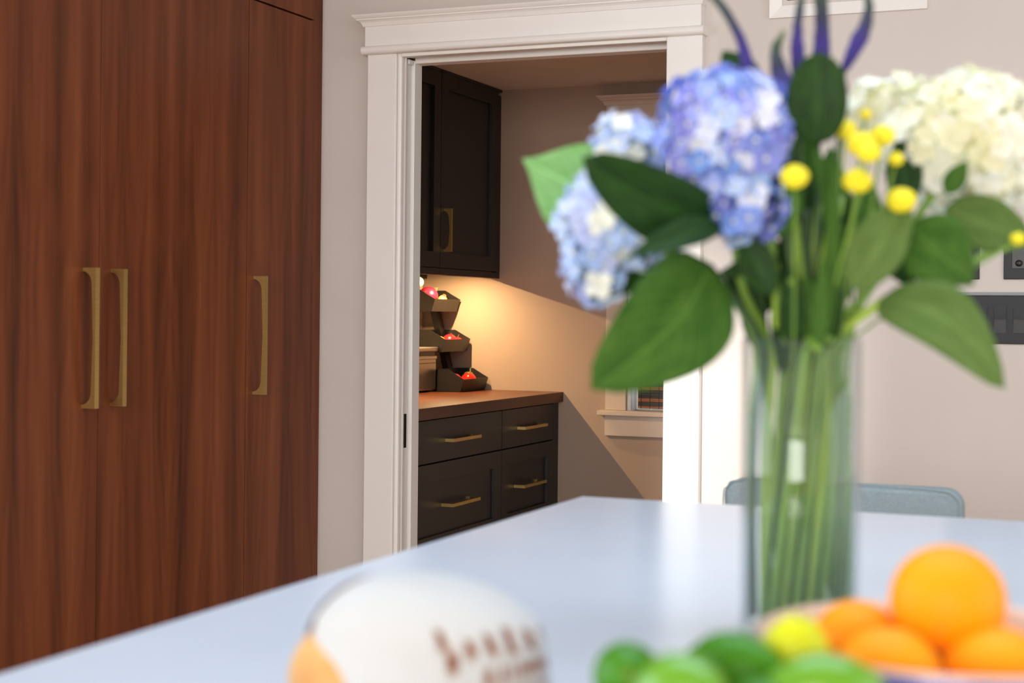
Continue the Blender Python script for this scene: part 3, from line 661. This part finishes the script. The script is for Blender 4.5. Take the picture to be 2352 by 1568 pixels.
def hydrangea(lobes, pm, core, label, foot, neck, n, r=.0132, group='hydrangea heads', via=None, seed=0):
    """lobes: (u, v, depth, rx_px, ry_px, rz_px) ellipsoids that make up the head"""
    rnd = random.Random(seed+11); c0 = at(*lobes[0][:3])
    t = thing('hydrangea', inneck(foot[0], foot[1], .0205), label, 'flower', group)
    L0 = off(t); mes = [floret_mesh(r, rnd.uniform(.6, 1.3), seed*10+k) for k in range(4)]
    for me in mes: me.materials.append(pm); me.materials.append(M_EYE)
    ell = [(at(l[0], l[1], l[2]), l[3]/FPX*l[2], l[4]/FPX*l[2], l[5]/FPX*l[2]) for l in lobes]
    tot = sum((e[1]*e[2]+e[1]*e[3]+e[2]*e[3]) for e in ell)
    for e in ell:
        c, rx, ry, rz = e; m = int(n*(rx*ry+rx*rz+ry*rz)/tot)
        bm = blob((0, 0, 0), 1, 1, 1, 16, 10)
        for v in bm.verts: v.co = c+RT*(v.co.x*rx*.86)+UP*(v.co.z*ry*.86)+FW*(v.co.y*rz*.86)
        obj('flower_core', bm, core, t, smooth=True)
        for k in range(m):
            z = 1-2*(k+.5)/m; ph = k*2.399963; q = math.sqrt(1-z*z); x, y = q*math.cos(ph), q*math.sin(ph)
            p = c+RT*(x*rx)+UP*(y*ry)+FW*(-z*rz)
            if any(((p-d[0]).dot(RT)/d[1])**2+((p-d[0]).z/d[2])**2+((p-d[0]).dot(FW)/d[3])**2 < .72 for d in ell if d is not e): continue
            nrm = (RT*(x/rx)+UP*(y/ry)+FW*(-z/rz)).normalized()
            p += nrm*rnd.uniform(-.005, .0055); nrm = (nrm+Vector((rnd.uniform(-1, 1), rnd.uniform(-1, 1), rnd.uniform(-1, 1)))*.42).normalized()
            o = bpy.data.objects.new('floret', mes[k % 4]); COL.objects.link(o); o.parent = t; o.location = p-L0
            qd = nrm.to_track_quat('Z', 'Y'); qd = qd @ Euler((0, 0, rnd.uniform(0, PI))).to_quaternion(); o.rotation_euler = qd.to_euler(); sc = rnd.uniform(.85, 1.2); o.scale = (sc, sc, sc)
    stem(t, c0-UP*.01, foot, neck, .0038, M_STEM, via=via)
    return t
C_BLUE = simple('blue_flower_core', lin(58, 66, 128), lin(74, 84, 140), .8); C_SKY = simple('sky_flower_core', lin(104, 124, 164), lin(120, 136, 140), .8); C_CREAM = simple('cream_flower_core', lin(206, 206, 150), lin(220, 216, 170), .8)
h1 = hydrangea([(1668, 300, 1.46, 138, 130, 120), (1705, 462, 1.45, 88, 84, 80)], P_BLUE, C_BLUE, 'deep blue-violet hydrangea head high over the middle of the vase', (-.35, -.3), (-.5, -.2), 165, via=(1700, 640, 1.48), seed=1)
h2 = hydrangea([(1425, 505, 1.48, 122, 112, 100), (1440, 352, 1.52, 70, 72, 60), (1372, 610, 1.47, 56, 72, 50)], P_SKY, C_SKY, 'pale sky-blue hydrangea head at the left of the bouquet behind a dark leaf', (-.7, .2), (-.75, 0), 170, via=(1640, 640, 1.48), seed=2)
h3 = hydrangea([(2210, 325, 1.60, 175, 145, 130), (2035, 262, 1.64, 92, 72, 70)], P_CREAM, C_CREAM, 'large creamy white hydrangea head at the right of the bouquet', (.5, .5), (.6, .4), 240, r=.014, via=(2040, 600, 1.55), seed=3)
h4 = hydrangea([(2412, 496, 1.80, 72, 66, 60)], P_PINK, C_CREAM, 'small pale pink blossom cut by the right edge of the photo', (.7, .1), (.8, .1), 60, r=.013, via=(2040, 690, 1.56), seed=4)

# leaves belong to the hydrangea stalks
leaf(h2, (1412, 478, 1.54), (1202, 366, 1.52), 225, LF_PALE, bend=.05, fold=.1, tilt=.05, tipsharp=2.4)
leaf(h1, (1640, 512, 1.45), (1338, 362, 1.36), 165, LF_DARK, bend=.10, fold=.14, tipsharp=-.3, full=.55, bow=.05)
leaf(h1, (1655, 516, 1.43), (1438, 592, 1.33), 74, LF_DARK, bend=.06, fold=.3, roll=.3)
leaf(h2, (1632, 604, 1.46), (1358, 894, 1.37), 250, LF_MID, bend=.12, fold=.10, tipsharp=.3, wave=.03, full=.58, bow=.075)
leaf(h2, (1560, 560, 1.50), (1352, 690, 1.46), 90, LF_DARK, bend=.05, fold=.3)
leaf(h1, (1735, 225, 1.52), (1660, 116, 1.54), 92, LF_DARK, bend=.05, fold=.2)
leaf(h3, (2080, 475, 1.56), (2072, 305, 1.57), 84, LF_DARK, bend=.05, fold=.15)
leaf(h3, (1955, 665, 1.44), (2092, 446, 1.45), 128, LF_OLIVE, bend=.06, fold=.2)
leaf(h3, (2088, 515, 1.46), (2236, 655, 1.42), 168, LF_MID, bend=.08, fold=.1)
leaf(h4, (2170, 478, 1.57), (2385, 560, 1.55), 128, LF_OLIVE, bend=.04, fold=.15)
leaf(h3, (2052, 530, 1.56), (2092, 662, 1.54), 110, LF_DARK, bend=.05, fold=.2)
leaf(h4, (2018, 688, 1.46), (2308, 892, 1.36), 150, LF_OLIVE, bend=.12, fold=.12, tipsharp=.4, bow=.13, full=.62)
leaf(h3, (2172, 445, 1.47), (2222, 368, 1.46), 52, LF_MID, bend=.04, fold=.2)
leaf(h1, (1765, 592, 1.48), (1632, 640, 1.47), 38, LF_DARK, bend=.12, fold=.4)
leaf(h1, (1872, 335, 1.45), (1882, 118, 1.44), 138, LF_DARK, bend=.06, fold=.12, tipsharp=-1.2, full=.6)
leaf(h1, (1800, 830, 1.47), (1822, 600, 1.5), 80, LF_DARK, bend=.03, fold=.25)
leaf(h3, (1850, 760, 1.5), (1800, 520, 1.52), 90, LF_DARK, bend=.03, fold=.25)
leaf(h3, (1900, 700, 1.52), (1930, 480, 1.54), 90, LF_DARK, bend=.03, fold=.25)
leaf(h2, (1760, 720, 1.52), (1745, 560, 1.53), 80, LF_DARK, bend=.03, fold=.25)
leaf(h3, (1870, 780, 1.46), (1842, 620, 1.47), 70, LF_MID, bend=.03, fold=.25)
leaf(h1, (1812, 700, 1.49), (1792, 862, 1.46), 56, LF_DARK, bend=.03, fold=.25)

for b0, t0, w0, m0 in (((1850, 540, 1.54), (1802, 330, 1.56), 92, LF_DARK), ((1905, 540, 1.55), (1908, 335, 1.57), 84, LF_MID), ((1990, 580, 1.53), (1992, 400, 1.55), 74, LF_MID), ((1868, 470, 1.56), (1838, 285, 1.57), 78, LF_MID), ((1935, 600, 1.55), (1950, 440, 1.56), 90, LF_DARK), ((1790, 640, 1.54), (1770, 545, 1.55), 80, LF_DARK), ((1870, 680, 1.55), (1872, 540, 1.56), 110, LF_DARK)):
    leaf(h3, b0, t0, w0, m0, bend=.03, fold=.2)
# --- strap leaves
for i, (b0, tp_, w, lab) in enumerate([((1905, 780, 1.44), (1920, 330, 1.45), 36, 'narrow upright strap leaf rising in the middle of the bouquet'), ((1880, 800, 1.42), (1893, 585, 1.42), 40, 'short pale strap leaf standing just above the vase rim'),
                            ((1960, 700, 1.47), (1850, 250, 1.50), 34, 'thin strap leaf leaning left behind the blue hydrangea')]):
    t = thing('strap_leaf', inneck(.1*i, -.5+.2*i, .0205), lab, 'leaf', 'strap leaves'); leaf(t, b0, tp_, w, LF_MID, bend=.01, fold=.3, name='blade', tipsharp=1.5); stem(t, at(*b0), (.15*i, -.5), (.2+.1*i, -.5), .004, M_STEM)

# --- purple spikes
M_PURPLE, nt, b = mat('purple_to_green_spike'); L = nt.links.new
at_ = N(nt, 'ShaderNodeAttribute'); at_.attribute_name = 'along'; r = ramp(nt, [(.0, lin(50, 36, 112)), (.35, lin(58, 40, 124)), (.55, lin(46, 48, 74)), (.8, lin(56, 72, 54)), (1, lin(92, 112, 52))]); L(at_.outputs['Fac'], r.inputs['Fac'])
no = N(nt, 'ShaderNodeTexNoise'); no.inputs['Scale'].default_value = 160; bp = N(nt, 'ShaderNodeBump'); bp.inputs['Strength'].default_value = .5; bp.inputs['Distance'].default_value = .002
L(no.outputs['Fac'], bp.inputs['Height']); L(bp.outputs['Normal'], b.inputs['Normal']); L(r.outputs['Color'], b.inputs['Base Color']); b.inputs['Roughness'].default_value = .7
def spike(path, label, foot, neck, tmean):
    """path: (u, v, width_px) from the base of the flower spike to its tip"""
    t = thing('veronica_spike', inneck(foot[0], foot[1], .0205), label, 'flower', 'purple flower spikes')
    pts = [at(u, v, tmean) for u, v, w in path]; n = 22
    bm = tube(bmesh.new(), pts, [w*.62/FPX*tmean for u, v, w in path], n, 10)
    lay = bm.verts.layers.float.new('along'); P = spline(pts, n)
    for v in bm.verts: v[lay] = min(range(n+1), key=lambda i: (P[i]-v.co).length)/n
    rnd = random.Random(int(path[0][0]))
    for v in bm.verts: v.co += Vector((rnd.uniform(-1, 1), rnd.uniform(-1, 1), rnd.uniform(-1, 1)))*.0007
    obj('spike', bm, M_PURPLE, t, smooth=True); stem(t, pts[0], foot, neck, .0022, M_STEMD)
spike([(1815, 265, 30), (1806, 225, 62), (1790, 165, 30), (1782, 115, 20), (1802, 72, 7)], 'plump purple flower spike with a hooked green tip beside the blue hydrangea', (-.1, .2), (-.1, .1), 1.50)
spike([(1836, 190, 24), (1832, 120, 27), (1832, 55, 16), (1840, 0, 14), (1846, -70, 6)], 'thin dark purple spike, left of the three upright ones', (0, .3), (0, .2), 1.51)
spike([(1880, 190, 30), (1886, 125, 34), (1888, 60, 26), (1886, 0, 26), (1884, -80, 8)], 'purple spike turning green, middle of the three upright ones', (.1, .3), (.1, .2), 1.52)
spike([(1938, 160, 14), (1956, 125, 26), (1975, 88, 32), (1993, 40, 20), (1994, -5, 15), (1972, -70, 6)], 'purple spike bending right, rightmost of the bouquet spikes', (.3, .3), (.3, .2), 1.50)
spike([(1745, 215, 24), (1722, 160, 24), (1704, 100, 20), (1678, 45, 16), (1640, -8, 14), (1600, -40, 8)], 'long arching grey-green spike curving to the upper left', (-.3, .4), (-.3, .3), 1.52)

# --- yellow button flowers
M_BUTTON = simple('yellow_button', lin(240, 224, 26), lin(230, 208, 12), .7, scale=200, bump=.8, bscale=700)
def button(u, v, t_, rpx, label, foot, neck, flat=.7, m=None):
    t = thing('button_flower', inneck(foot[0], foot[1], .0205), label, 'flower', 'yellow button flowers'); c = at(u, v, t_); r_ = rpx/FPX*t_
    n = ((EYE-c).normalized()+UP*.9).normalized(); q = n.to_track_quat('Z', 'Y')
    obj('button', blob(c, r_, r_, r_*flat, 18, 10, noise=.05, rot=q), m or M_BUTTON, t, smooth=True)
    obj('calyx', blob(c-n*r_*.35, r_*.75, r_*.75, r_*.5, 12, 8, rot=q), M_STEM, t, smooth=True); stem(t, c-n*r_*.6, foot, neck, .0013, M_STEM)
for i, (u, v, t_, rp, lab) in enumerate([(1825, 405, 1.40, 33, 'round yellow button flower in front of the blue hydrangea'), (1970, 415, 1.42, 34, 'round yellow button flower below the yellow cluster'),
        (2070, 459, 1.44, 34, 'round yellow button flower lowest at the right'), (1940, 297, 1.47, 27, 'yellow button at the left end of the cluster'), (1978, 330, 1.44, 34, 'yellow button in the middle of the cluster'),
        (1996, 350, 1.405, 29, 'yellow button overlapping the middle of the cluster from below'), (2026, 312, 1.48, 30, 'yellow button at the right end of the cluster'), (2057, 365, 1.47, 19, 'small pale yellow button right of the cluster'),
        (2064, 500, 1.47, 17, 'tiny dull yellow bud below the lowest button'), (1988, 262, 1.49, 14, 'tiny orange-yellow bud above the cluster'), (1762, 196, 1.50, 18, 'small yellow bud behind the top of the blue hydrangea'), (2338, 548, 1.49, 17, 'pale yellow bud beside the right edge of the photo')]):
    button(u, v, t_, rp, lab, (-.4+.08*i, -.2+.05*(i % 5)), (-.3+.08*i, -.3+.1*(i % 4)))
# --- bare stalks
for i, (u, v, t_, f, nk, r_) in enumerate([(1630, 610, 1.46, (-.2, -.6), (-.85, -.3), .0032), (1740, 560, 1.50, (-.6, .4), (-.6, .3), .003), (1770, 520, 1.52, (-.8, -.1), (-.35, .5), .003), (1850, 480, 1.50, (.2, -.6), (-.05, -.3), .0035),
        (1885, 420, 1.52, (.5, -.4), (.1, .1), .003), (1930, 520, 1.5, (-.2, .5), (.35, .3), .0035), (1990, 560, 1.5, (-.5, -.3), (.55, -.2), .004), (2030, 690, 1.46, (.2, .2), (.8, -.2), .004), (1815, 640, 1.46, (.75, -.2), (-.2, -.7), .0032), (1950, 640, 1.47, (.75, .3), (.5, -.5), .0035)]):
    t = thing('cut_stalk', inneck(f[0], f[1], .0205), 'bare green flower stalk among the others in the vase', 'stalk', 'bare stalks in the vase'); stem(t, at(u, v, t_), f, nk, r_, (M_STEMD, M_STEML, M_STEM)[i % 3])

rnd = random.Random(5)
for i in range(12):
    u = 1720+i*20+rnd.uniform(-8, 8); t_ = rnd.uniform(1.44, 1.56); v = rnd.uniform(380, 620)
    f = (rnd.uniform(-.8, .8), rnd.uniform(-.8, .8)); nk = ((u-1838)/190+rnd.uniform(-.1, .1), rnd.uniform(-.7, .7))
    t = thing('cut_stalk', inneck(f[0], f[1], .0205), 'bare green flower stalk among the others in the vase', 'stalk', 'bare stalks in the vase'); stem(t, at(u, v, t_), f, nk, rnd.uniform(.0022, .0042), (M_STEML, M_STEMD, M_STEM)[i % 3])
    if i % 2 == 0:
        d = rnd.choice((-1, 1)); leaf(t, (u-d*8, v+150, t_-.01), (u+d*rnd.uniform(30, 70), v+rnd.uniform(-30, 60), t_), rnd.uniform(55, 85), (LF_DARK, LF_MID, LF_DARK)[i % 3], bend=.05, fold=.25, roll=rnd.uniform(-.5, .5))
    if i % 4 == 1: leaf(t, (u, 800, t_), (u+rnd.uniform(-20, 20), 600, t_), 60, LF_DARK, bend=.04, fold=.3)

# ------------------------------------------------------------------ blue bowl of oranges
BC = at(2180, 1455, 1.03); BR = .125; bz = BC.z-.914
bw = thing('blue_bowl', (BC.x, BC.y, .914), 'blue glazed bowl with a pale inside holding the oranges', 'bowl')
obj('outer_wall', lathe(bmesh.new(), [(0, .004), (.045, .004), (.047, .0005), (.055, .0005), (.056, .008), (.085, .028), (.112, .062), (BR-.002, bz-.008), (BR, bz-.003), (BR-.0012, bz-.003), (.1105, .062), (.083, .030), (.05, .0095), (0, .008)], (BC.x, BC.y, .914), 64), simple('cobalt_glaze', lin(56, 88, 176), lin(44, 72, 158), .12, coat=.5), bw, smooth=True)
obj('inner_glaze', lathe(bmesh.new(), [(BR+.0002, bz-.004), (BR+.0004, bz-.001), (BR-.002, bz), (BR-.006, bz-.004), (.106, .064), (.080, .034), (.048, .0135), (0, .0115)], (BC.x, BC.y, .914), 64), simple('pinkish_glaze', lin(222, 188, 168), lin(212, 176, 156), .2, coat=.4), bw, smooth=True)
M_ORANGE = simple('orange_peel', lin(255, 158, 0), lin(255, 148, 0), .5, scale=6, bump=.35, bscale=420, spec=.2)
M_NUB = simple('orange_navel', lin(150, 140, 60), lin(120, 110, 40), .7)
def orange(c, r_, label, rot=(0, 0, 0)):
    t = thing('orange', (c.x, c.y, c.z-r_), label, 'orange', 'oranges in the blue bowl'); obj('peel', blob(c, r_, r_, r_*.97, 32, 20), M_ORANGE, t, smooth=True)
    d = Vector((0, 0, 1)); d.rotate(Euler(rot)); obj('stem_end', blob(c+d*r_*.97, .003, .003, .0015, 8, 6), M_NUB, t, smooth=True)
orange(at(2177, 1380, 1.03), .0378, 'big orange on top of the pile in the blue bowl', (1.9, 0, 0))
orange(at(1968, 1478, 1.05), .0300, 'orange at the left back of the blue bowl', (2, .4, 0))
orange(at(2040, 1556, .975), .0325, 'orange at the front of the bowl, below left of the big one', (2, 0, 0))
orange(at(2292, 1562, .99), .0350, 'orange at the front of the bowl, below right of the big one', (2, .2, 0))
orange(at(2210, 1500, 1.095), .0350, 'orange hidden behind and under the big one', (0, 0, 0))

# ------------------------------------------------------------------ limes and lemon in a low footed dish
LC = at(1668, 1700, .885)
ld_ = thing('footed_dish', (LC.x, LC.y, .914), 'low footed stoneware dish under the limes', 'dish')
obj('dish', lathe(bmesh.new(), [(0, .0005), (.045, .0005), (.043, .008), (.022, .02), (.022, .046), (.06, .056), (.083, .072), (.086, .078), (.084, .079), (.06, .064), (0, .0585)], (LC.x, LC.y, .914), 48), simple('grey_stoneware', lin(196, 190, 182), lin(182, 176, 168), .5), ld_, smooth=True)
M_LIME = simple('lime_peel', lin(48, 112, 4), lin(74, 136, 8), .36, scale=7, bump=.25, bscale=420, spec=.25)
M_LIMEL = simple('light_lime_peel', lin(104, 162, 12), lin(80, 142, 8), .28, scale=7, bump=.25, bscale=420, coat=.3)
M_LEMON = simple('lemon_peel', lin(214, 212, 20), lin(190, 200, 24), .4, scale=7, bump=.3, bscale=400, spec=.25)
def citrus(name, u, v, t_, r_, l, m, rot, label, cat, group):
    c = at(u, v, t_); q = Euler(rot).to_quaternion(); t = thing(name, (c.x, c.y, c.z-r_), label, cat, group)
    obj('peel', blob(c, r_, r_, l, 28, 18, rot=q, pole=.22), m, t, smooth=True)
    d = Vector((0, 0, 1)); d.rotate(q); obj('stem_end', blob(c+d*l*1.09, .0025, .0025, .002, 8, 6), M_NUB, t, smooth=True)
G = 'limes in the footed dish'
citrus('lime', 1440, 1552, .93, .0205, .025, M_LIME, (1.3, .2, .3), 'dark green lime, leftmost in the pile', 'lime', G)
citrus('lime', 1560, 1588, .855, .0215, .026, M_LIMEL, (1.4, 0, 1.2), 'yellow-green lime at the front between the two dark ones', 'lime', G)
citrus('lime', 1683, 1534, .92, .0215, .029, M_LIME, (1.5, 0, 1.35), 'large glossy green lime in the middle of the pile', 'lime', G)
citrus('lemon', 1824, 1512, .94, .0215, .026, M_LEMON, (.3, .2, 0), 'greenish yellow lemon between limes and oranges', 'lemon', None)
citrus('lime', 1890, 1584, .86, .0205, .030, M_LIMEL, (1.5, 0, 1.9), 'bright green lime in front of the blue bowl, rightmost in the pile', 'lime', G)
citrus('lime', 1750, 1640, .86, .0205, .026, M_LIME, (1.5, 0, .4), 'green lime low in the pile at the bottom edge of the photo', 'lime', G)

# ------------------------------------------------------------------ floured loaf
LO = at(990, 1552, 1.08); bcen = Vector((LO.x, LO.y, .914+.062))
lf = thing('bread_loaf', (bcen.x, bcen.y, .914), 'round loaf with a flour-white scored crust and golden side in the foreground', 'bread')
AX, AY, AZ = .084, .060, .046; CX, CY, CZ = .0855, .074, .0675      # golden body and the floured crown above it
def loafpt(a, e, k=1.0):
    x = math.cos(e)*math.cos(a); y = math.cos(e)*math.sin(a); z = math.sin(e)
    zz = z*AZ if z > 0 else z*.062
    lump = 1+.018*math.sin(3*a+1)+.012*math.sin(5*a+7*e)
    return bcen-RT*.016+RT*(x*AX*k*lump)+FW*(y*AY*k*lump)+UP*(zz*k)
bm = bmesh.new(); na, ne = 64, 28; rows = []
for j in range(ne+1):
    e = -PI/2+PI*j/ne; rows.append([bm.verts.new(loafpt(2*PI*i/na, e, 1.0 if e > -.9 else 1.0)) for i in range(na)])
for v in bm.verts: v.co.z = max(v.co.z, .9145)
for a, b_ in zip(rows, rows[1:]):
    for i in range(na): bm.faces.new([a[i], a[(i+1) % na], b_[(i+1) % na], b_[i]])
bmesh.ops.remove_doubles(bm, verts=bm.verts, dist=1e-5)
M_CRUST = simple('golden_crust', lin(222, 178, 110), lin(188, 130, 66), .7, scale=22, bump=.4, bscale=220)
obj('body', bm, M_CRUST, lf, smooth=True)
# floured top crust: a raised flap with an ear along its left edge, scored with a leaf pattern (bare brown cuts)
M_FLOUR, nt, b = mat('floured_crust'); L = nt.links.new
ca = N(nt, 'ShaderNodeAttribute'); ca.attribute_name = 'bare'; no = N(nt, 'ShaderNodeTexNoise'); no.inputs['Scale'].default_value = 55; no.inputs['Detail'].default_value = 5
tc = N(nt, 'ShaderNodeTexCoord'); L(tc.outputs['Object'], no.inputs['Vector'])
s1 = N(nt, 'ShaderNodeMath', operation='MULTIPLY_ADD'); L(no.outputs['Fac'], s1.inputs[0]); s1.inputs[1].default_value = .5; L(ca.outputs['Fac'], s1.inputs[2])
r = ramp(nt, [(.30, lin(194, 194, 192)), (.50, lin(186, 180, 172)), (.80, lin(142, 92, 66)), (1, lin(112, 62, 38))]); L(s1.outputs[0], r.inputs['Fac']); L(r.outputs['Color'], b.inputs['Base Color']); b.inputs['Roughness'].default_value = .95; b.inputs['Specular IOR Level'].default_value = .1
bp = N(nt, 'ShaderNodeBump'); bp.inputs['Strength'].default_value = .3; bp.inputs['Distance'].default_value = .002; L(no.outputs['Fac'], bp.inputs['Height']); L(bp.outputs['Normal'], b.inputs['Normal'])
bm = bmesh.new(); lay = bm.verts.layers.float.new('bare'); na, ne = 150, 80; rows = []
for j in range(ne+1):
    row = []
    for i in range(na+1):
        s_, q_ = -1+2*i/na, -1+2*j/ne                      # right and depth across the crown
        s2 = s_*.985; q2 = q_*math.sqrt(max(0, 1-s2*s2))*.98
        x = s2; zz = math.sqrt(max(0, 1-(x*x+q2*q2)**1.25))*(1-.13*x)-.75*max(0, (x*x+q2*q2-.80)/.20); ear = max(0, (-x-.55)/.4)
        p = bcen+RT*(x*CX*(1+.03*ear))+FW*(q2*CY)+UP*(zz*CZ*.97)
        # bare cuts on the near right flank: a long spine low down and a row of short slanting dashes above it
        hx, hv = x*286, 222-222*zz-66*q2            # millimetre-like coordinates: right of centre, below the crown top
        bare = 0.
        if hx > 90: bare = max(bare, 1-abs(hv-(238-.353*(hx-140)))/17)
        for k_, (dx, dv, dh, dw) in enumerate(((34, 164, 34, 15), (58, 208, 40, 16), (100, 186, 36, 15), (140, 171, 36, 14), (180, 157, 37, 14), (222, 149, 30, 13), (256, 134, 26, 11))):
            ex = (hx-dx-(hv-dv)*.42)/dw; ey = (hv-dv)/dh; bare = max(bare, 1.25-max(abs(ex), abs(ey))**2*1.25)
        if hx > 60 and hv > 244-.353*(hx-140): bare = max(bare, .30)
        bare = max(0, min(1, bare)); v = bm.verts.new(p-(p-bcen).normalized()*.0018*bare); v[lay] = bare*.84; row.append(v)
    rows.append(row)
for a, b_ in zip(rows, rows[1:]):
    for i in range(na): bm.faces.new([a[i], a[i+1], b_[i+1], b_[i]])
o = obj('floured_crust', bm, M_FLOUR, lf, smooth=True); so = o.modifiers.new('thickness', 'SOLIDIFY'); so.thickness = .0035; so.offset = 0
ear = []
for x in (-.995, -.97, -.92, -.84, -.72, -.58, -.44):
    q2 = .12; zz = math.sqrt(max(0, 1-(x*x+q2*q2)**1.25))*(1-.13*x); ear.append(bcen+RT*(x*CX*1.035-.001)+FW*(q2*CY)+UP*(max(zz, 0)*CZ*.975+.0005))
obj('crust_ear', T(ear, [.0010, .0026, .0030, .0030, .0026, .0018, .0008], 20, 8), simple('dark_crust_edge', lin(78, 52, 40), lin(104, 70, 50), .8), lf, smooth=True)
